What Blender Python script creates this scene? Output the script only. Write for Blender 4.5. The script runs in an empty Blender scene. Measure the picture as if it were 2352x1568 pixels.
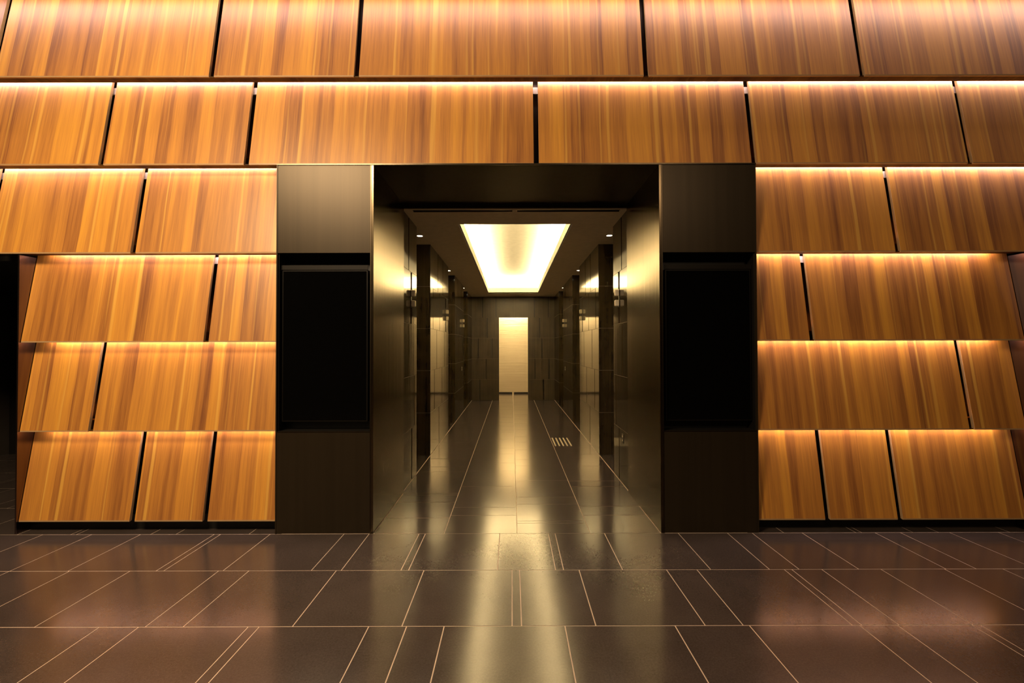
import bpy, bmesh, math, random
from mathutils import Vector, Matrix

C = bpy.context.scene.collection
S = bpy.context.scene
random.seed(7)
PI = math.pi

# ------------------------------------------------------------------ camera
H_EYE = 1.5
cam_d = bpy.data.cameras.new('camera')
cam_d.sensor_width = 36.0
cam_d.lens = 1014.1 / 2352 * 36.0
cam_d.clip_start = 0.05
cam = bpy.data.objects.new('camera', cam_d)
C.objects.link(cam)
yaw, pitch, roll = 0.0007, 0.0135, -0.0022
fw = Vector((math.sin(yaw) * math.cos(pitch), math.cos(yaw) * math.cos(pitch), math.sin(pitch)))
rt = Vector((math.cos(yaw), -math.sin(yaw), 0))
up = rt.cross(fw)
r2 = rt * math.cos(roll) + up * math.sin(roll)
u2 = -rt * math.sin(roll) + up * math.cos(roll)
m = Matrix((r2, u2, -fw)).transposed().to_4x4()
m.translation = Vector((-0.0406, 0, H_EYE))
cam.matrix_world = m
S.camera = cam

# ------------------------------------------------------------------ view
S.view_settings.view_transform = 'Standard'
S.view_settings.look = 'None'
S.view_settings.gamma = 1.0
S.view_settings.use_curve_mapping = False
S.view_settings.exposure = 0.0
S.cycles.max_bounces = 7
S.cycles.diffuse_bounces = 4
S.cycles.glossy_bounces = 5
S.cycles.sample_clamp_indirect = 6.0
S.cycles.use_denoising = True
try:
    S.cycles.denoiser = 'OPENIMAGEDENOISE'
except Exception:
    pass

w = bpy.data.worlds.new('world'); S.world = w; w.use_nodes = True
bg = w.node_tree.nodes['Background']
bg.inputs[0].default_value = (1.0, 0.8, 0.6, 1); bg.inputs[1].default_value = 0.02

# ------------------------------------------------------------------ dimensions
D = 3.583          # depth of the portal front
DF = 3.603         # depth of the lower front edge of every board
TILE = 0.5903
W = 1.178          # half width of the corridor
PW = 1.163         # half width of the portal opening
PX = 1.955         # outer edge of the display pillars
ZT = 2.989         # portal soffit
CZ = 2.946         # corridor ceiling
COURSE = 0.5892
END = 12.5875
ROW0, ROWH = 0.0948, 0.7269     # lower edge of the lowest row, row pitch
LEAN = 0.118       # how far a board leans back over one row
XL, XR = -4.046, 4.15           # ends of the lower rows
FAR_L, FAR_R = -7.2, 7.2
DB = DF + 0.20     # dark backing wall

# ------------------------------------------------------------------ lights
WARM = (1.0, 0.72, 0.64)
WARM2 = (1.0, 0.76, 0.39)

def area(name, loc, rot, sx, sy, power, col, spread=180):
    l = bpy.data.lights.new(name, 'AREA')
    l.shape = 'RECTANGLE'; l.size = sx; l.size_y = sy; l.energy = power; l.color = col
    l.spread = math.radians(spread)
    o = bpy.data.objects.new(name, l); C.objects.link(o)
    o.location = loc; o.rotation_euler = rot
    return o

def zlip(k): return ROW0 + k * ROWH
# warm strips tucked behind each lip, grazing the row beneath it
LED_PER_M = 4.6
for k in range(1, 6):
    spans = [(FAR_L, FAR_R)] if k >= 5 else ([(FAR_L, -PX - .08), (PX + .03, FAR_R)] if k == 4 else [(XL + .14, -PX - .02), (PX + .02, XR - .14)])
    for a, b in spans:
        area('strip_light', ((a + b) / 2, DF + 0.091, zlip(k) + 0.058), (math.radians(24), 0, 0), b - a, 0.022,
             LED_PER_M * (b - a) * (0.55 if k == 5 else (0.8 if k == 4 else 1.0)), WARM)
# ceiling slot light washing the top row (hall cove above the frame)
area('hall_slot_light', (0, DF - 0.03, zlip(6) + 0.07), (math.radians(12), 0, 0), FAR_R - FAR_L, 0.14, 46, WARM)
# hall ceiling lamps behind and above the camera
def spot(name, loc, power, col, size, blend=1.0, radius=0.05, rot=(0, 0, 0)):
    l = bpy.data.lights.new(name, 'SPOT'); l.energy = power; l.color = col
    l.spot_size = math.radians(size); l.spot_blend = blend; l.shadow_soft_size = radius
    o = bpy.data.objects.new(name, l); C.objects.link(o); o.location = loc; o.rotation_euler = rot
    return o
area('hall_ceiling_lamp', (-2.9, 0.3, 4.5), (math.radians(24), 0, 0), 1.8, 1.2, 385, (1, .73, .44))
area('hall_ceiling_lamp', (2.2, -1.2, 4.5), (math.radians(20), 0, 0), 1.2, 1.2, 55, (1, .70, .42))

# ------------------------------------------------------------------ materials
def mat(name):
    m = bpy.data.materials.new(name); m.use_nodes = True
    nt = m.node_tree; b = nt.nodes['Principled BSDF']
    return m, nt, b
def N(nt, t, **kw):
    n = nt.nodes.new(t)
    for k, v in kw.items(): setattr(n, k, v)
    return n
def L(nt, a, b): nt.links.new(a, b)
def mapping(nt, scale, src='Object', add_random=0.0):
    tc = N(nt, 'ShaderNodeTexCoord'); mp = N(nt, 'ShaderNodeMapping')
    mp.inputs['Scale'].default_value = scale
    if add_random:
        oi = N(nt, 'ShaderNodeObjectInfo'); mu = N(nt, 'ShaderNodeMath', operation='MULTIPLY')
        mu.inputs[1].default_value = add_random; L(nt, oi.outputs['Random'], mu.inputs[0])
        ad = N(nt, 'ShaderNodeVectorMath', operation='ADD')
        L(nt, tc.outputs[src], ad.inputs[0]); L(nt, mu.outputs[0], ad.inputs[1])
        L(nt, ad.outputs[0], mp.inputs[0])
    else:
        L(nt, tc.outputs[src], mp.inputs[0])
    return mp.outputs[0]
def noise(nt, vec, scale=1, detail=3, rough=.5, dist=0.0):
    n = N(nt, 'ShaderNodeTexNoise'); n.inputs['Scale'].default_value = scale
    n.inputs['Detail'].default_value = detail; n.inputs['Roughness'].default_value = rough
    n.inputs['Distortion'].default_value = dist
    L(nt, vec, n.inputs['Vector']); return n
def ramp(nt, fac, stops):
    r = N(nt, 'ShaderNodeValToRGB'); e = r.color_ramp.elements
    while len(e) < len(stops): e.new(.5)
    for i, (p, c) in enumerate(stops):
        e[i].position = p; e[i].color = (*c, 1) if len(c) == 3 else c
    L(nt, fac, r.inputs[0]); return r
def math_(nt, op, a, b, clamp=False):
    n = N(nt, 'ShaderNodeMath', operation=op); n.use_clamp = clamp
    for i, v in enumerate((a, b)):
        if isinstance(v, (int, float)): n.inputs[i].default_value = v
        else: L(nt, v, n.inputs[i])
    return n.outputs[0]
def bump(nt, b, h, strength, dist=0.01):
    bn = N(nt, 'ShaderNodeBump'); bn.inputs['Strength'].default_value = strength
    bn.inputs['Distance'].default_value = dist
    L(nt, h, bn.inputs['Height']); L(nt, bn.outputs[0], b.inputs['Normal'])

def wood_mat(name='walnut_veneer', gloss=.38, dark=1.0, coat=.5):
    m, nt, b = mat(name)
    # x runs across the board, z along the grain
    warp = noise(nt, mapping(nt, (1.5, 1.5, 1.1), add_random=37), 1, 2)
    w1 = math_(nt, 'MULTIPLY', math_(nt, 'SUBTRACT', warp.outputs[0],   .5), .03)
    tc = N(nt, 'ShaderNodeTexCoord'); oi = N(nt, 'ShaderNodeObjectInfo')
    sx = N(nt, 'ShaderNodeSeparateXYZ'); L(nt, tc.outputs['Object'], sx.inputs[0])
    xx = math_(nt, 'ADD', math_(nt, 'ADD', sx.outputs[0], w1), math_(nt, 'MULTIPLY', oi.outputs['Random'], 41.0))
    # veneer leaves of uneven width
    vo = N(nt, 'ShaderNodeTexVoronoi'); vo.voronoi_dimensions = '1D'; vo.inputs['Scale'].default_value = 9.5
    L(nt, xx, vo.inputs['W'])
    vs = N(nt, 'ShaderNodeSeparateColor'); L(nt, vo.outputs['Color'], vs.inputs[0])
    # streaks inside each leaf
    cb = N(nt, 'ShaderNodeCombineXYZ')
    L(nt, math_(nt, 'MULTIPLY', xx, 15.0), cb.inputs[0]); L(nt, math_(nt, 'MULTIPLY', sx.outputs[2], .55), cb.inputs[2])
    n1 = noise(nt, cb.outputs[0], 1, 4, .55)
    cb2 = N(nt, 'ShaderNodeCombineXYZ')
    L(nt, math_(nt, 'MULTIPLY', xx, 150.0), cb2.inputs[0]); L(nt, math_(nt, 'MULTIPLY', sx.outputs[2], 3.0), cb2.inputs[2])
    n2 = noise(nt, cb2.outputs[0], 1, 3, .6)
    t = math_(nt, 'ADD', math_(nt, 'MULTIPLY', vs.outputs[0], .24), math_(nt, 'MULTIPLY', n1.outputs[0], .66))
    t = math_(nt, 'ADD', t, math_(nt, 'MULTIPLY', n2.outputs[0], .30))
    r = ramp(nt, t, [(.36, (.235, .080, .022)), (.52, (.45, .182, .036)), (.66, (.63, .275, .044)), (.82, (.80, .38, .048))])
    # soft yellow sapwood streaks
    cb3 = N(nt, 'ShaderNodeCombineXYZ')
    L(nt, math_(nt, 'MULTIPLY', xx, 24.0), cb3.inputs[0]); L(nt, math_(nt, 'MULTIPLY', sx.outputs[2], .25), cb3.inputs[2])
    cb3.inputs[1].default_value = 5.3
    n3 = noise(nt, cb3.outputs[0], 1, 1, .4)
    sr = ramp(nt, n3.outputs[0], [(.63, (0, 0, 0)), (.72, (1, 1, 1))])
    k = math_(nt, 'MULTIPLY', sr.outputs[0], .7)
    mx = N(nt, 'ShaderNodeMix', data_type='RGBA'); L(nt, k, mx.inputs[0]); L(nt, r.outputs[0], mx.inputs[6])
    mx.inputs[7].default_value = (.84, .46, .08, 1)
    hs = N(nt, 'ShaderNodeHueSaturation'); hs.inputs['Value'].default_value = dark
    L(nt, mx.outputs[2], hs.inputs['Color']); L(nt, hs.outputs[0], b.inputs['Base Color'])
    b.inputs['Roughness'].default_value = gloss
    b.inputs['Specular IOR Level'].default_value = coat
    b.inputs['Coat Weight'].default_value = coat; b.inputs['Coat Roughness'].default_value = .42
    bump(nt, b, n2.outputs[0], .06, .002)
    return m

def metal_mat(name, col, rough, metallic=1.0, streak=.25):
    m, nt, b = mat(name)
    n = noise(nt, mapping(nt, (22, 22, .4), add_random=11), 1, 1)
    n2 = noise(nt, mapping(nt, (160, 160, 1.2)), 1, 2)
    mixv = math_(nt, 'ADD', math_(nt, 'MULTIPLY', n.outputs[0], .7), math_(nt, 'MULTIPLY', n2.outputs[0], .3))
    lo = tuple(c * .90 for c in col); hi = tuple(c * 1.10 for c in col)
    r = ramp(nt, mixv, [(.3, lo), (.7, hi)]); L(nt, r.outputs[0], b.inputs['Base Color'])
    b.inputs['Metallic'].default_value = metallic; b.inputs['Roughness'].default_value = rough
    bump(nt, b, n.outputs[0], streak, .004)
    return m

def stone_mat(name, col, rough, streak=.1, spec=.5, mottled=True, vertical=True):
    m, nt, b = mat(name)
    n = noise(nt, mapping(nt, (30, 30, .8) if vertical else (1, 1, 1), add_random=9), 1, 3)
    n3 = noise(nt, mapping(nt, (3, 3, 3)), 1, 4)
    lo = tuple(c * .7 for c in col); hi = tuple(c * 1.35 for c in col)
    mixv = math_(nt, 'ADD', math_(nt, 'MULTIPLY', n.outputs[0], .5), math_(nt, 'MULTIPLY', n3.outputs[0], .5))
    r = ramp(nt, mixv, [(.35, lo), (.65, hi)]); L(nt, r.outputs[0], b.inputs['Base Color'])
    b.inputs['Roughness'].default_value = rough; b.inputs['Specular IOR Level'].default_value = spec
    bump(nt, b, n.outputs[0], streak, .004)
    return m

def floor_mat():
    m, nt, b = mat('polished_dark_stone')
    v = mapping(nt, (1, 1, 1))
    cl = noise(nt, v, 2.2, 5, .6)
    sp = noise(nt, v, 330, 1, .5)
    md = noise(nt, v, 95, 2, .5)
    base = ramp(nt, math_(nt, 'ADD', math_(nt, 'MULTIPLY', cl.outputs[0], .55), math_(nt, 'MULTIPLY', md.outputs[0], .45)),
                [(.36, (.046, .035, .031)), (.64, (.074, .057, .050))])
    spk = ramp(nt, sp.outputs[0], [(.62, (0, 0, 0)), (.74, (1, 1, 1))])
    mx = N(nt, 'ShaderNodeMix', data_type='RGBA'); L(nt, math_(nt, 'MULTIPLY', spk.outputs[0], .4), mx.inputs[0])
    L(nt, base.outputs[0], mx.inputs[6]); mx.inputs[7].default_value = (.22, .175, .145, 1)
    L(nt, mx.outputs[2], b.inputs['Base Color'])
    rr = ramp(nt, noise(nt, v, 1.3, 1).outputs[0], [(.3, (.17,) * 3), (.7, (.19,) * 3)])
    L(nt, rr.outputs[0], b.inputs['Roughness'])
    b.inputs['IOR'].default_value = 1.55
    return m

def plain(name, col, rough=.6, metallic=0.0, emit=None, spec=.5):
    m, nt, b = mat(name)
    n = noise(nt, mapping(nt, (14, 14, 14)), 1, 3)
    r = ramp(nt, n.outputs[0], [(.3, tuple(c * .95 for c in col)), (.7, tuple(min(1, c * 1.05) for c in col))])
    L(nt, r.outputs[0], b.inputs['Base Color'])
    b.inputs['Roughness'].default_value = rough; b.inputs['Metallic'].default_value = metallic
    b.inputs['Specular IOR Level'].default_value = spec
    if emit:
        b.inputs['Emission Color'].default_value = (*emit[0], 1); b.inputs['Emission Strength'].default_value = emit[1]
    return m

def ribbed_mat():
    m, nt, b = mat('ribbed_cream_panel')
    n = noise(nt, mapping(nt, (.6, .6, 60)), 1, 4, .6)
    n2 = noise(nt, mapping(nt, (2, 2, 150)), 1, 2, .6)
    v = math_(nt, 'ADD', math_(nt, 'MULTIPLY', n.outputs[0], .6), math_(nt, 'MULTIPLY', n2.outputs[0], .4))
    r = ramp(nt, v, [(.3, (.68, .53, .35)), (.7, (.88, .75, .54))]); L(nt, r.outputs[0], b.inputs['Base Color'])
    b.inputs['Roughness'].default_value = .30; b.inputs['Metallic'].default_value = .6
    bump(nt, b, v, .5, .008)
    return m

WOOD = wood_mat()
WOOD_SHADED = wood_mat('shade_darkened_walnut', .6, .14, .12)  # same walnut as the boards, with the shade under the lips put into its colour
EDGE = plain('light_veneer_edge', (.50, .32, .16), .4)
BRONZE = metal_mat('brushed_dark_bronze', (.047, .034, .019), .36, .6, .05)
BRONZE_D = metal_mat('matt_black_bronze', (.045, .034, .022), .4, 1.0, .04)
BRONZE_J = metal_mat('hairline_dark_bronze', (.16, .122, .074), .21, 1.0, .10)
TRIM = metal_mat('bronze_trim', (.11, .084, .055), .30, 1.0, .1)
BACK = metal_mat('dark_backing_metal', (.15, .12, .105), .34, 1.0, .05)
CHEEK = metal_mat('grey_bronze_cheek', (.20, .155, .15), .18, 1.0, .05)
STONE = stone_mat('polished_dark_wall_stone', (.034, .024, .013), .085, .14, .75)
STONE_END = stone_mat('honed_dark_wall_stone', (.048, .035, .020), .38, .05, .45)
GROUT_W = plain('tan_wall_joint', (.16, .125, .08), .7)
SLOT = plain('black_slot_lining', (.012, .009, .006), .35)
FLOOR = floor_mat()
GROUT = plain('cream_floor_grout', (.68, .54, .42), .55)
CEIL = plain('warm_plaster_ceiling', (.84, .70, .50), .75)
COVE = plain('white_cove_plaster', (.88, .84, .74), .8)
DARK = plain('dark_hall_plaster', (.035, .028, .022), .6)
BLACK = plain('black_recess', (.006, .005, .004), .5)
GLASS = plain('black_display_glass', (.002, .002, .002), .04, 0, None, .2)
BEZEL = plain('black_bezel_metal', (.012, .010, .008), .4, .6)
CREAM = plain('cream_lantern_acrylic', (.82, .72, .55), .35)
STEEL = plain('brushed_steel_stud', (.75, .68, .52), .45, .3)
LAMP = plain('downlight_lens', (1, .95, .85), .5, 0, ((1, .86, .6), 14))
RING = plain('downlight_ring', (.5, .42, .3), .5)
WHITE = plain('pale_light_channel', (.75, .68, .66), .4)
RIB = ribbed_mat()

# ------------------------------------------------------------------ mesh helpers
class MB:
    def __init__(s): s.v = []; s.f = []; s.m = []
    def box(s, x0, x1, y0, y1, z0, z1, mi=0):
        i = len(s.v)
        s.v += [(x0, y0, z0), (x1, y0, z0), (x1, y1, z0), (x0, y1, z0), (x0, y0, z1), (x1, y0, z1), (x1, y1, z1), (x0, y1, z1)]
        s.f += [(i, i+3, i+2, i+1), (i+4, i+5, i+6, i+7), (i, i+1, i+5, i+4), (i+1, i+2, i+6, i+5), (i+2, i+3, i+7, i+6), (i+3, i, i+4, i+7)]
        s.m += [mi] * 6
    def prism(s, prof, x0, x1, mis=None):      # profile in (y,z), extruded in x
        i = len(s.v); n = len(prof)
        s.v += [(x0, y, z) for y, z in prof] + [(x1, y, z) for y, z in prof]
        for k in range(n):
            j = (k + 1) % n
            s.f.append((i + k, i + j, i + n + j, i + n + k)); s.m.append(mis[k] if mis else 0)
        s.f.append(tuple(i + k for k in reversed(range(n)))); s.m.append(mis[-1] if mis else 0)
        s.f.append(tuple(i + n + k for k in range(n))); s.m.append(mis[-1] if mis else 0)
    def cyl(s, c, r, h, n=24, mi=0, r2=None):
        r2 = r if r2 is None else r2
        i = len(s.v)
        for z, rr in ((0, r), (h, r2)):
            s.v += [(c[0] + rr * math.cos(2 * PI * k / n), c[1] + rr * math.sin(2 * PI * k / n), c[2] + z) for k in range(n)]
        for k in range(n):
            j = (k + 1) % n; s.f.append((i + k, i + j, i + n + j, i + n + k)); s.m.append(mi)
        s.f.append(tuple(i + k for k in reversed(range(n)))); s.f.append(tuple(i + n + k for k in range(n))); s.m += [mi, mi]
    def ring(s, c, r0, r1, h, n=28):
        i = len(s.v)
        for rr, z in ((r0, 0), (r1, 0), (r1, h), (r0, h)):
            s.v += [(c[0] + rr * math.cos(2 * PI * k / n), c[1] + rr * math.sin(2 * PI * k / n), c[2] + z) for k in range(n)]
        for a in range(4):
            b = (a + 1) % 4
            for k in range(n):
                j = (k + 1) % n
                s.f.append((i + a * n + k, i + a * n + j, i + b * n + j, i + b * n + k)); s.m.append(0)
    def build(s, name, mats, parent=None, origin=(0, 0, 0), bevel=0.0, seg=2):
        me = bpy.data.meshes.new(name)
        o_ = Vector(origin)
        me.from_pydata([tuple(Vector(v) - o_) for v in s.v], [], s.f)
        if not isinstance(mats, (list, tuple)): mats = [mats]
        for m_ in mats: me.materials.append(m_)
        for p, mi in zip(me.polygons, s.m): p.material_index = mi
        bm = bmesh.new(); bm.from_mesh(me); bmesh.ops.recalc_face_normals(bm, faces=bm.faces); bm.to_mesh(me); bm.free()
        me.update()
        o = bpy.data.objects.new(name, me); C.objects.link(o)
        if parent:
            o.parent = parent; o.location = o_ - parent.location if parent.rotation_euler.z == 0 else o_
        else: o.location = o_
        if bevel:
            bv = o.modifiers.new('bevel', 'BEVEL'); bv.width = bevel; bv.segments = seg; bv.limit_method = 'ANGLE'
        return o
def tag(o, label=None, cat=None, group=None, kind=None):
    if label: o['label'] = label
    if cat: o['category'] = cat
    if group: o['group'] = group
    if kind: o['kind'] = kind
    return o
def struct(o, label, cat):
    return tag(o, label, cat, kind='structure')
def thing(name, loc, label, cat, group=None):
    o = bpy.data.objects.new(name, None); C.objects.link(o); o.location = loc; o.empty_display_size = .1
    return tag(o, label, cat, group)

# ------------------------------------------------------------------ floor
fm = MB()
G = 0.0032          # half joint
def slab(x0, x1, y0, y1, g=G):
    if x1 - x0 > 2 * g + .004 and y1 - y0 > 2 * g + .004: fm.box(x0 + g, x1 - g, y0 + g, y1 - g, -.02, 0, 0)
def fill(xs, lo, hi):
    """continue a measured run of joints outwards with the same module sizes"""
    mods = [.4, .6, .05, .4, .6, .2, .4, .6, .05, .6, .4, .2]; xs = sorted(xs); i = 0
    while xs[-1] < hi: xs.append(xs[-1] + mods[i % 12] * .985); i += 1
    i = 3
    while xs[0] > lo: xs.insert(0, xs[0] - mods[i % 12] * .985); i += 1
    xs[0] = lo; xs[-1] = hi
    return xs
RA = [-3.43, -3.036, -2.442, -2.391, -1.991, -1.396, -1.194, -.791, -.74, -.14, .252, .306, .704, 1.299, 1.696, 1.896, 2.299, 2.888, 3.093, 3.49]
RB = [-3.431, -3.024, -2.616, -2.019, -1.815, -1.226, -.636, -.042, .009, .41, 1.0, 1.205, 1.794, 1.845, 2.047, 2.446, 2.875]
RC = [-3.25, -2.86, -2.265, -2.053, -1.463, -1.404, -.814, -.61, -.408, .243, .836, 1.237, 1.831, 2.036, 2.436, 2.484, 2.89]
RZ = [-4.034, -3.601, -3.555, -2.957, -2.753, -2.163, -1.9, 1.86, 2.153, 2.737, 2.783, 3.199, 3.403, 3.98]
rows = [(D, 2.998, RA), (2.998, 2.400, RB), (2.400, 1.806, RC)]
y = 1.806; i = 0
while y > -5.0:
    rows.append((y, y - .595, [v + .17 * ((i * 3) % 5) for v in (RA, RB, RC)[i % 3]])); y -= .595; i += 1
for y1, y0, xs in rows:
    xs = fill(list(xs), FAR_L, FAR_R)
    for a, b in zip(xs, xs[1:]): slab(a, b, y0, y1)
# strips running under the facade recess and into the side passages
y = D; i = 0
while y < 6.4:
    xs = fill([v + .23 * i for v in RZ], FAR_L, FAR_R)
    for a, b in zip(xs, xs[1:]):
        if b <= -PW - .55: slab(a, min(b, -PX + .1), y, y + TILE)
        elif a >= PX - .1: slab(a, b, y, y + TILE)
    y += TILE; i += 1
# corridor: four lanes with cross joints
mods = [.4, .2, .05, .6, .2, .4, .4, .05, .6, .4, .2, .6]
lanes = [(-W, -TILE, [3.91, 4.31, 4.52, 4.57, 5.36, 5.58, 5.98, 6.61]), (-TILE, 0, [3.97, 4.17, 4.79, 5.39, 5.76, 6.25, 6.6, 7.25]),
         (0, TILE, [3.79, 3.84, 4.25, 4.45, 5.0, 5.62, 5.93, 6.5, 7.02]), (TILE, W, [3.97, 4.19, 4.78, 4.98, 5.6, 6.21, 6.61, 7.2])]
for li, (x0, x1, ys) in enumerate(lanes):
    ys = [D] + ys; j = li * 3
    while ys[-1] < 14.6: ys.append(ys[-1] + mods[j % 12]); j += 1
    for a, b in zip(ys, ys[1:]):
        lim = (PW - .003) if b < 4.62 else (W - .003)
        slab(max(x0, -lim), min(x1, lim), a, b, .0028)
NICHES = [(5.279, 6.1756), (7.924, 8.8352), (10.4316, 11.368)]
for s in (-1, 1):
    for a, b in NICHES:
        x0, x1 = sorted((s * W, s * (W + .42))); fm.box(x0 + (G if s > 0 else 0), x1 - (G if s < 0 else 0), a, b, -.02, 0, 0)
    x0, x1 = sorted((s * W, s * 1.6)); slab(x0, x1, END, 14.6)
fm.box(FAR_L, FAR_R, -5.1, 14.7, -.06, -.0015, 1)
struct(fm.build('floor', [FLOOR, GROUT]), 'polished dark stone slab floor with cream joints', 'floor')

# ------------------------------------------------------------------ facade backing, hall shell
b = MB()
b.box(FAR_L, FAR_R, DB, DB + .2, ZT + .12, 4.75)
b.box(FAR_L, -PX + .1, DB, DB + .2, zlip(3) + .02, ZT + .12)
b.box(PX - .1, FAR_R, DB, DB + .2, zlip(3) + .02, ZT + .12)
b.box(XL - .004, -PX + .1, DB, DB + .2, 0, zlip(3) + .02)
b.box(PX - .1, XR + .004, DB, DB + .2, 0, zlip(3) + .02)
struct(b.build('wall_front', BACK), 'dark metal backing wall seen through the gaps between boards', 'wall')
b = MB()
b.box(XL, -PX - .004, DF + .09, DB - .001, 0, ROW0 + .03); b.box(PX + .004, XR, DF + .09, DB - .001, 0, ROW0 + .03)
struct(b.build('baseboard_front', BLACK), 'black recessed plinth under the lowest boards', 'baseboard')
for nm, x0, x1 in (('wall_left', FAR_L - .1, FAR_L), ('wall_right', FAR_R, FAR_R + .1)):
    b = MB(); b.box(x0, x1, -5.1, 6.5, 0, 4.75); struct(b.build(nm, DARK), 'dark side wall of the hall', 'wall')
b = MB(); b.box(FAR_L, FAR_R, -5.2, -5.1, 0, 4.75); struct(b.build('wall_back', DARK), 'dark wall behind the camera', 'wall')
b = MB(); b.box(FAR_L, FAR_R, -5.1, DF - .16, 4.62, 4.75); b.box(FAR_L, FAR_R, DF + .13, DB, 4.62, 4.75)
b.box(FAR_L, FAR_R, DF - .16, DF + .13, 4.72, 4.75)
struct(b.build('ceiling', DARK), 'dark hall ceiling', 'ceiling')
# side passages (black)
for s, xe in ((-1, XL), (1, XR)):
    b = MB()
    xo = s * (abs(FAR_L) - .01)
    x0, x1 = sorted((xe - s * .02, xo))
    b.box(x0, x1, 6.3, 6.4, 0, zlip(3))
    b.box(x0, x1, DB, 6.3, zlip(3) - .02, zlip(3) + .02)
    xa, xb = sorted((xe - s * .03, xe - s * .004)); b.box(xa, xb, DB + .2, 6.3, 0, zlip(3) - .02)
    struct(b.build('wall_passage', BLACK), 'unlit black side passage beyond the %s end of the boards' % ('left' if s < 0 else 'right'), 'wall')
    # end cheek standing proud beside the lower boards
    x0, x1 = sorted((xe, xe + s * .012))
    b = MB(); b.box(x0, x1, D + .004, DB - .001, 0, zlip(3) - .012)
    struct(b.build('trim_1' if s < 0 else 'trim_2', [CHEEK], bevel=.0015), 'upright bronze end plate at the %s end of the lower boards' % ('left' if s < 0 else 'right'), 'trim')

# ------------------------------------------------------------------ boards
GAP = .0215
ORD = ['leftmost', 'second from left', 'third from left', 'fourth from left', 'fifth from left', 'rightmost']
def board(x0, x1, k, label, group):
    xc = (x0 + x1) / 2; zb = zlip(k)
    t = thing('cladding_board', (xc, DF, zb), label, 'wall panel', group)
    H = ROWH + .085
    sl = LEAN / ROWH
    prof = [(0, 0), (0, .011), (sl * H, H), (sl * H + .02, H), (.024, .004), (.012, 0)]
    fb = MB(); fb.prism([(DF + y_, zb + z_) for y_, z_ in prof], x0, x1, [1, 0, 1, 1, 1, 1, 1])
    fb.build('veneer_face', [WOOD, EDGE], t, (xc, DF, zb))
    # steel hanger on the back
    for hx in (x0 + .12, x1 - .12):
        hb = MB(); hb.box(hx - .02, hx + .02, DF + .10, DB - .002, zb + .38, zb + .44)
        hb.build('hanger', BEZEL, t, (hx, DF, zb))
    return t
rows_def = [
    (5, 'topmost row', [[FAR_L, -4.307, -2.507, -1.314, 1.072, 2.852, 5.2]]),
    (4, 'row directly above the portal', [[FAR_L, -3.409, -2.215, .165, 1.954, 3.731, 6.4]]),
    (3, 'third row from top', [[FAR_L, -4.351, -3.138, -PX - .003], [PX + .006, 3.125, 6.0]]),
    (2, 'fourth row from top', [[XL + .004, -2.535, -PX - .003], [PX + .006, 2.415, XR - .004]]),
    (1, 'second row from the floor', [[XL + .004, -3.469, -PX - .003], [PX + .006, 3.708, XR - .004]]),
    (0, 'lowest row', [[XL + .004, -3.124, -2.533, -PX - .003], [PX + .006, 2.524, 3.114, XR - .004]]),
]
for k, rn, groups in rows_def:
    for gi, edges in enumerate(groups):
        side = '' if len(groups) == 1 else (' left of portal' if gi == 0 else ' right of portal')
        n = len(edges) - 1
        for j in range(n):
            a, c = edges[j], edges[j + 1]
            if j > 0: a += GAP
            if j < n - 1: c -= GAP
            wd = c - a
            size = 'long' if wd > 1.6 else ('square' if wd < .85 else 'wide')
            if wd < .65: size = 'narrow' if wd < .5 else 'squarish'
            pos = ORD[j] if j < n - 1 or n > 6 else 'rightmost'
            lab = '%s tilted walnut board, %s in the %s%s' % (size, pos, rn, side)
            board(a, c, k, lab, 'tilted walnut boards')
# undersides (closing strips) and light channels behind the lips
tn = 3; 
rown = {1: 'second row from the floor', 2: 'fourth row from the top', 3: 'third row from the top', 4: 'row directly above the portal', 5: 'topmost row', 6: 'hall ceiling'}
for k in range(1, 6):
    zb = zlip(k)
    spans = [(FAR_L, FAR_R)] if k == 5 else ([(FAR_L, -PX - .003), (PX + .006, FAR_R)] if k == 4 else [(XL + .004, -PX - .003), (PX + .006, XR - .004)])
    for a, c in spans:
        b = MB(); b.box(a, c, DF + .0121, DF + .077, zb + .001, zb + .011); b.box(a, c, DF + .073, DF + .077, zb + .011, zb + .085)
        struct(b.build('trim_%d' % tn, WOOD_SHADED), 'walnut underside strip closing the %s' % rown[k], 'trim'); tn += 1
        if k <= 2: continue
        b = MB(); b.box(a + .02, c - .02, DF + .152, DF + .166, zb - .058, zb - .002)
        tag(b.build('light_channel', WHITE), 'pale light channel behind the %s%s' % (rown[k], '' if k == 5 else (', left of portal' if a < 0 else ', right of portal')), 'strip light', 'strip light channels behind the boards')

# ------------------------------------------------------------------ portal
t = thing('entrance_portal', (0, D, 0), 'dark bronze portal lining framing the lit corridor', 'portal')
JD = 4.595
for s in (-1, 1):
    x0, x1 = sorted((s * PW, s * (PW + .018)))
    b = MB(); b.box(x0, x1, D, JD, 0, ZT)
    b.build('jamb', BRONZE_J, t, (s * PW, D, 0), .001)
b = MB(); b.box(-PW - .018, PW + .018, D + .0225, JD, ZT, ZT + .010); b.build('soffit_panel', BRONZE_D, t, (0, D, ZT), .001)
b = MB(); b.box(-PX, PX, D - .004, D + .019, ZT + .0005, ZT + .0125); b.build('head_trim', TRIM, t, (0, D, ZT), .001)
b = MB(); b.box(-PW, PW, JD - .012, JD, CZ + .006, ZT); b.build('return_strip', TRIM, t, (0, JD, ZT))

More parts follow.
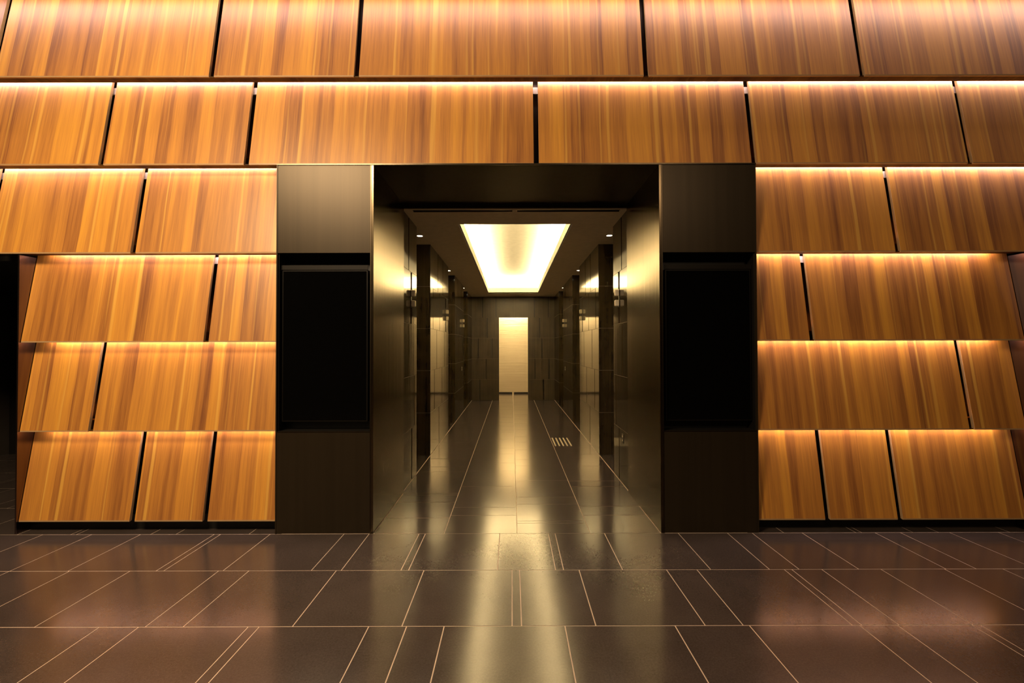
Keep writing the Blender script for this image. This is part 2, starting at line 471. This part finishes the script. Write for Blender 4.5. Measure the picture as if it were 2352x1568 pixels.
def pillar(s, side):
    xi, xo = PW + .0185, PX
    X = lambda a, c: sorted((s * a, s * c))
    t = thing('display_pillar', (s * (xi + xo) / 2, D, 0), 'tall dark bronze pillar with recessed display bay, %s of the portal' % side, 'pillar', 'bronze pillars beside the portal')
    RZ0, RZ1 = .823, 2.272; EW = .010
    org = (s * (xi + xo) / 2, D, 0)
    b = MB(); x0, x1 = X(xi + EW, xo - EW); b.box(x0, x1, D + .003, D + .019, RZ1, ZT); b.build('upper_panel', BRONZE, t, org, .0015)
    b = MB(); b.box(x0, x1, D + .003, D + .02, 0.004, RZ0); b.build('lower_panel', BRONZE, t, org, .0015)
    b = MB(); b.box(x0, x1, D + .0, D + .0029, RZ0 - .006, RZ0); b.build('sill_edge', TRIM, t, org)
    for a, c in ((xi, xi + EW), (xo - EW, xo)):
        x0, x1 = X(a, c); b = MB(); b.box(x0, x1, D, DB, 0, ZT); b.build('edge_strip', TRIM if a == xi else BRONZE, t, org, .001)
    b = MB(); x0, x1 = X(xi + EW, xo - EW)
    b.box(x0, x1, D + .14, D + .15, RZ0 - .01, RZ1 + .01)                  # back of bay
    b.box(x0, x1, D + .02, D + .14, RZ0 - .012, RZ0)                       # sill
    b.box(x0, x1, D + .02, D + .14, RZ1, RZ1 + .012)                       # head
    for a, c in ((xi + EW, xi + EW + .006), (xo - EW - .006, xo - EW)):
        q0, q1 = X(a, c); b.box(q0, q1, D + .02, D + .14, RZ0, RZ1)
    b.build('bay_lining', BLACK, t, org)
    # display
    sx0, sx1 = X(1.225, 1.932)
    d = thing('display_screen', ((sx0 + sx1) / 2, D + .05, .90), 'switched-off portrait display with black glass in the %s pillar' % side, 'display', 'portrait displays')
    og = ((sx0 + sx1) / 2, D + .05, .90)
    b = MB(); b.box(sx0, sx1, D + .052, D + .135, .895, 2.142); b.build('casing', BEZEL, d, og, .002)
    b = MB(); b.box(sx0 + .012, sx1 - .012, D + .049, D + .052, .907, 2.130); b.build('screen_glass', GLASS, d, og)
    b = MB(); b.box(sx0 - .004, sx1 + .004, D + .045, D + .052, 2.142, 2.180); b.build('top_bezel', BEZEL, d, og, .001)
pillar(-1, 'left'); pillar(1, 'right')

# ------------------------------------------------------------------ corridor walls
def coursed(mb, axis, plane, sgn, a, b_, slots, T=.022, z1=CZ + .02, sw=.016):
    """stone courses on a plane. axis 'x': wall runs along y at x=plane; axis 'y': wall runs along x at y=plane.
    sgn = direction (into the wall) of thickness. slots: {course: [positions]}"""
    j = .0022; wide = .036; LANT = (5.0, 7.60, 10.16)
    def bx(u0, u1, d0, d1, z0, z1_, mi):
        d0, d1 = sorted((plane + sgn * d0, plane + sgn * d1))
        if axis == 'x': mb.box(d0, d1, u0, u1, z0, z1_, mi)
        else: mb.box(u0, u1, d0, d1, z0, z1_, mi)
    for c in range(5):
        z0, zz = c * COURSE, min((c + 1) * COURSE, z1)
        if c == 4: zz = z1
        cuts = sorted(p for p in slots.get(c, []) if a + .03 < p < b_ - .03)
        us = [a] + [q for p in cuts for q in (p - (wide if p in LANT else sw), p + (wide if p in LANT else sw))] + [b_]
        for k in range(0, len(us), 2):
            bx(us[k], us[k + 1], 0, T, z0 + (j if c else 0), zz - j, 0)
    bx(a, b_, .0015, T - .001, 0, .001, 1)
    for c in range(1, 5):
        bx(a + .001, b_ - .001, .0012, T, c * COURSE - j, c * COURSE + j, 1)
    bx(a + .03, b_ - .03, .06, .09, 0, z1, 2)
segs = [(4.60, 5.279), (6.1756, 7.924), (8.8352, 10.4316), (11.368, END)]
slotL = [{4: [4.876], 3: [5.0], 2: [4.86], 1: [5.16], 0: [5.03]},
         {4: [6.81, 7.29], 3: [6.396, 6.98, 7.60], 2: [6.70, 7.45], 1: [6.5, 7.2], 0: [6.9]},
         {4: [9.3, 10.0], 3: [9.1, 9.7, 10.16], 2: [9.45, 10.1], 1: [9.2, 9.9], 0: [9.6]},
         {4: [11.9], 3: [12.2], 2: [11.7, 12.3], 1: [12.0], 0: [11.8]}]
wn = 0
for s, nm in ((-1, 'wall_left'), (1, 'wall_right')):
    side = 'left' if s < 0 else 'right'
    for si, (a, c) in enumerate(segs):
        mb = MB()
        coursed(mb, 'x', s * W, s, a, c - .0, slotL[si], sw=.015)
        outer = 1.62
        if si > 0:      # face turned towards the hall
            x0, x1 = sorted((s * (W + .0225), s * outer))
            coursed(mb, 'y', a, 1, x0, x1, {})
        if si < 3:      # far return of the pier
            x0, x1 = sorted((s * (W + .0225), s * outer))
            mb.box(x0, x1, c - .03, c, 0, CZ + .02, 0)
        o = mb.build(nm, [STONE, GROUT_W, SLOT], bevel=0)
        struct(o, 'polished dark stone corridor wall, %s side, pier %s' % (side, ['nearest the hall', 'second from the hall', 'third from the hall', 'at the far end'][si]), 'wall')
    for ni, (a, c) in enumerate(NICHES):
        wn += 1
        d = thing('door_%d' % wn, (s * 1.60, (a + c) / 2, 0), 'bronze lift door in the %s alcove on the %s side' % (['nearest', 'middle', 'farthest'][ni], side), 'door')
        d['kind'] = 'structure'
        mid = (a + c) / 2; og = (s * 1.60, mid, 0)
        for u0, u1 in ((a + .03, mid - .002), (mid + .002, c - .03)):
            x0, x1 = sorted((s * 1.585, s * 1.60)); b = MB(); b.box(x0, x1, u0, u1, .008, 2.3); b.build('door_leaf', BRONZE, d, og, .002)
        x0, x1 = sorted((s * 1.57, s * 1.62)); b = MB()
        b.box(x0, x1, a, c, 2.3, CZ + .02); b.box(x0, x1, a, a + .03, 0, 2.3); b.box(x0, x1, c - .03, c, 0, 2.3); b.build('door_frame', BRONZE, d, og, .002)

# end wall with opening
mb = MB()
OX0, OX1, OZ = -.403, .423, 4 * COURSE
e_l = {4: [-.875, -.489], 3: [-.739], 2: [-.993, -.601], 1: [-.772], 0: [-.95]}
e_r = {4: [1.014, .610], 3: [.759], 2: [.822], 1: [.624, 1.021], 0: [.86]}
slots4 = e_l[4] + e_r[4]
for rng, sl in (((-1.7, OX0), e_l), ((OX1, 1.7), e_r)):
    coursed(mb, 'y', END, 1, rng[0], rng[1], {c: v for c, v in sl.items() if c < 4}, z1=OZ + .0)
mbz = MB()
j = .0022
us = [-1.7] + [q for p in sorted(slots4) for q in (p - .016, p + .016)] + [1.7]
for k in range(0, len(us), 2): mb.box(us[k], us[k + 1], END, END + .022, OZ + j, CZ + .02, 0)
mb.box(-1.7, 1.7, END + .06, END + .09, OZ + j, CZ + .02, 2)
for x in (OX0, OX1):
    s = -1 if x < 0 else 1
    x0, x1 = sorted((x + s * .001, x + s * .03)); mb.box(x0, x1, END + .001, END + .10, 0, OZ, 0)
mb.box(OX0 - .03, OX1 + .03, END + .001, END + .10, OZ + .001, OZ + .03, 0)
struct(mb.build('wall_end', [STONE_END, GROUT_W, SLOT]), 'dark stone wall closing the corridor around a tall bright doorway', 'wall')

# bright chamber beyond the doorway
b = MB()
b.box(-1.6, -1.5, END + .1, 14.6, 0, 2.95); b.box(1.5, 1.6, END + .1, 14.6, 0, 2.95)
b.box(-1.6, 1.6, END + .1, 14.6, 2.95, 3.0)
struct(b.build('wall_chamber', COVE), 'pale walls of the small room beyond the corridor doorway', 'wall')
b = MB(); b.box(-1.5, 1.5, 14.36, 14.42, 0, 2.95)
tag(b.build('ribbed_wall_panel', RIB), 'glowing cream ribbed panel filling the doorway at the corridor end', 'wall panel')
for x0, x1, sd in ((-.9, -.028, 'left'), (.03, .9, 'right')):
    b = MB(); b.box(x0, x1, 14.30, 14.355, 0, .055)
    tag(b.build('kick_plate', SLOT, bevel=.002), 'low black kick plate under the glowing panel, %s one' % sd, 'kick plate', 'kick plates under the glowing panel')
area('chamber_lamp', (0, 13.1, 2.90), (math.radians(32), 0, 0), 2.2, .25, 80, WARM2)
area('chamber_lamp', (0.02, 12.95, 2.93), (math.radians(45), 0, 0), .4, .2, 26, WARM2)

# ------------------------------------------------------------------ corridor ceiling with cove
cx0, cx1, cy0, cy1 = -.657, .665, 5.163, 11.797
RIMH = .155; UP = 3.335; WD = .24
b = MB()
yA, yB = 4.80, END
b.box(-1.66, cx0, yA, yB, CZ, CZ + .03); b.box(cx1, 1.66, yA, yB, CZ, CZ + .03)
b.box(cx0, cx1, yA, cy0, CZ, CZ + .03); b.box(cx0, cx1, cy1, yB, CZ, CZ + .03)
b.box(-1.66, -1.085, 4.60, yA, CZ, CZ + .03); b.box(1.107, 1.66, 4.60, yA, CZ, CZ + .03)
b.box(-1.085, 1.107, 4.60, 4.628, CZ, CZ + .03); b.box(-1.085, 1.107, 4.70, yA, CZ, CZ + .03)
b.box(-.03, .021, 4.628, 4.70, CZ, CZ + .03)
struct(b.build('ceiling', CEIL), 'warm grey plaster corridor ceiling', 'ceiling')
b = MB()   # cove tray
for x0, x1, y0, y1 in ((cx0 - .012, cx0, cy0, cy1), (cx1, cx1 + .012, cy0, cy1), (cx0, cx1, cy0 - .012, cy0), (cx0, cx1, cy1, cy1 + .012)):
    b.box(x0, x1, y0, y1, CZ - .001, CZ + RIMH)
b.box(cx0 - WD, cx0 - .012, cy0 - WD, cy1 + WD, CZ + .04, CZ + .06); b.box(cx1 + .012, cx1 + WD, cy0 - WD, cy1 + WD, CZ + .04, CZ + .06)
b.box(cx0 - .012, cx1 + .012, cy0 - WD, cy0 - .012, CZ + .04, CZ + .06); b.box(cx0 - .012, cx1 + .012, cy1 + .012, cy1 + WD, CZ + .04, CZ + .06)
for x0, x1, y0, y1 in ((cx0 - WD - .02, cx0 - WD, cy0 - WD, cy1 + WD), (cx1 + WD, cx1 + WD + .02, cy0 - WD, cy1 + WD),
                       (cx0 - WD, cx1 + WD, cy0 - WD - .02, cy0 - WD), (cx0 - WD, cx1 + WD, cy1 + WD, cy1 + WD + .02)):
    b.box(x0, x1, y0, y1, CZ + .04, UP)
b.box(cx0 - WD, cx1 + WD, cy0 - WD, cy1 + WD, UP, UP + .02)
tag(b.build('ceiling_light_cove', COVE), 'long glowing recessed ceiling cove over the corridor', 'ceiling light')
CP = 56.0   # watts per metre
zc = CZ + .145; ly = cy1 - cy0; lx = cx1 - cx0; off = .13
area('cove_strip', (cx0 - off, (cy0 + cy1) / 2, zc), (PI, math.radians(-12), 0), .03, ly + .2, CP * ly, WARM2)
area('cove_strip', (cx1 + off, (cy0 + cy1) / 2, zc), (PI, math.radians(12), 0), .03, ly + .2, CP * ly, WARM2)
area('cove_strip', ((cx0 + cx1) / 2, cy1 + off, zc), (PI + math.radians(12), 0, 0), lx + .2, .03, CP * lx, WARM2)
area('cove_strip', ((cx0 + cx1) / 2, cy0 - off, zc), (PI - math.radians(12), 0, 0), lx + .2, .03, CP * lx * .6, WARM2)

# slot diffusers
for x0, x1, sd in ((-1.085, -.03, 'left'), (.021, 1.107, 'right')):
    xc = (x0 + x1) / 2; yc = 4.664
    v = thing('air_slot', (xc, yc, CZ), 'long black linear air slot at the corridor ceiling edge, %s half' % sd, 'air vent', 'air slots at the portal ceiling')
    b = MB(); b.box(x0, x1, 4.628, 4.640, CZ, CZ + .03); b.box(x0, x1, 4.688, 4.70, CZ, CZ + .03); b.build('slot_frame', TRIM, v, (xc, yc, CZ))
    b = MB(); b.box(x0, x1, 4.640, 4.688, CZ + .024, CZ + .03); b.build('slot_cavity', BLACK, v, (xc, yc, CZ))
    b = MB(); b.box(x0, x1, 4.662, 4.666, CZ + .004, CZ + .024); b.build('slot_blade', BEZEL, v, (xc, yc, CZ))

# downlights
names = ['nearest', 'middle', 'farthest']
for s in (-1, 1):
    for i, yy in enumerate((5.69, 8.28, 10.71)):
        p = (s * 1.225, yy, CZ)
        t = thing('recessed_downlight', p, 'small round ceiling downlight over the %s %s lift alcove' % (names[i], 'left' if s < 0 else 'right'), 'downlight', 'ceiling downlights over the lift alcoves')
        b = MB(); b.ring((p[0], p[1], CZ - .004), .036, .048, .004); b.build('trim_ring', RING, t, p)
        b = MB(); b.cyl((p[0], p[1], CZ - .0025), .036, .002); b.build('lamp_lens', LAMP, t, p)
        sp = spot('lamp', (0, 0, -.02), 11, WARM2, 110, 1, .03); sp.parent = t

# hall lanterns
for s in (-1, 1):
    for i, yy in enumerate((5.0, 7.60, 10.16)):
        p = (s * W, yy, 1.965)
        t = thing('hall_lantern', p, 'stacked pair of cream lift lanterns on the %s wall by the %s alcove' % ('left' if s < 0 else 'right', names[i]), 'lift lantern', 'cream lift lanterns')
        x0, x1 = sorted((s * (W - .002), s * (W + .05)))
        b = MB(); b.box(x0, x1, yy - .012, yy + .012, 1.955, 2.16); b.build('mounting_bar', SLOT, t, p)
        for z0 in (1.965, 2.08):
            x0, x1 = sorted((s * (W - .05), s * (W - .002))); b = MB(); b.box(x0, x1, yy - .027, yy + .027, z0, z0 + .07)
            b.build('lantern_lens', CREAM, t, (s * W, yy, z0), .010, 3)
# call buttons
for s, yy, z, w2 in ((-1, 10.05, 1.02, 'left'), (1, 10.05, 1.02, 'right'), (1, 4.86, .50, 'nearright')):
    p = (s * W, yy, z)
    lab = 'small low call plate with two dots on the right wall by the portal' if w2 == 'nearright' else 'small lift call plate on the %s wall beside the farthest alcove' % w2
    t = thing('call_plate', p, lab, 'call button', 'lift call plates')
    x0, x1 = sorted((s * (W - .004), s * (W - .0002))); b = MB(); b.box(x0, x1, yy - .035, yy + .035, z - .05, z + .05); b.build('plate', BRONZE, t, p, .001)
    for dz in (-.022, .022):
        x0, x1 = sorted((s * (W - .008), s * (W - .004))); b = MB(); b.box(x0, x1, yy - .009, yy + .009, z + dz - .009, z + dz + .009); b.build('button', STEEL, t, p, .001)

# tactile guidance bars
for i in range(5):
    x = .625 + i * .060
    b = MB(); b.box(x - .011, x + .011, 6.74, 7.33, 0, .005)
    tag(b.build('tactile_bar', STEEL, None, (x, 7.03, 0), .004, 3), 'raised metal tactile bar on the corridor floor, %s of five' % ['leftmost', 'second from left', 'middle', 'second from right', 'rightmost'][i], 'tactile bar', 'tactile bars on the corridor floor')
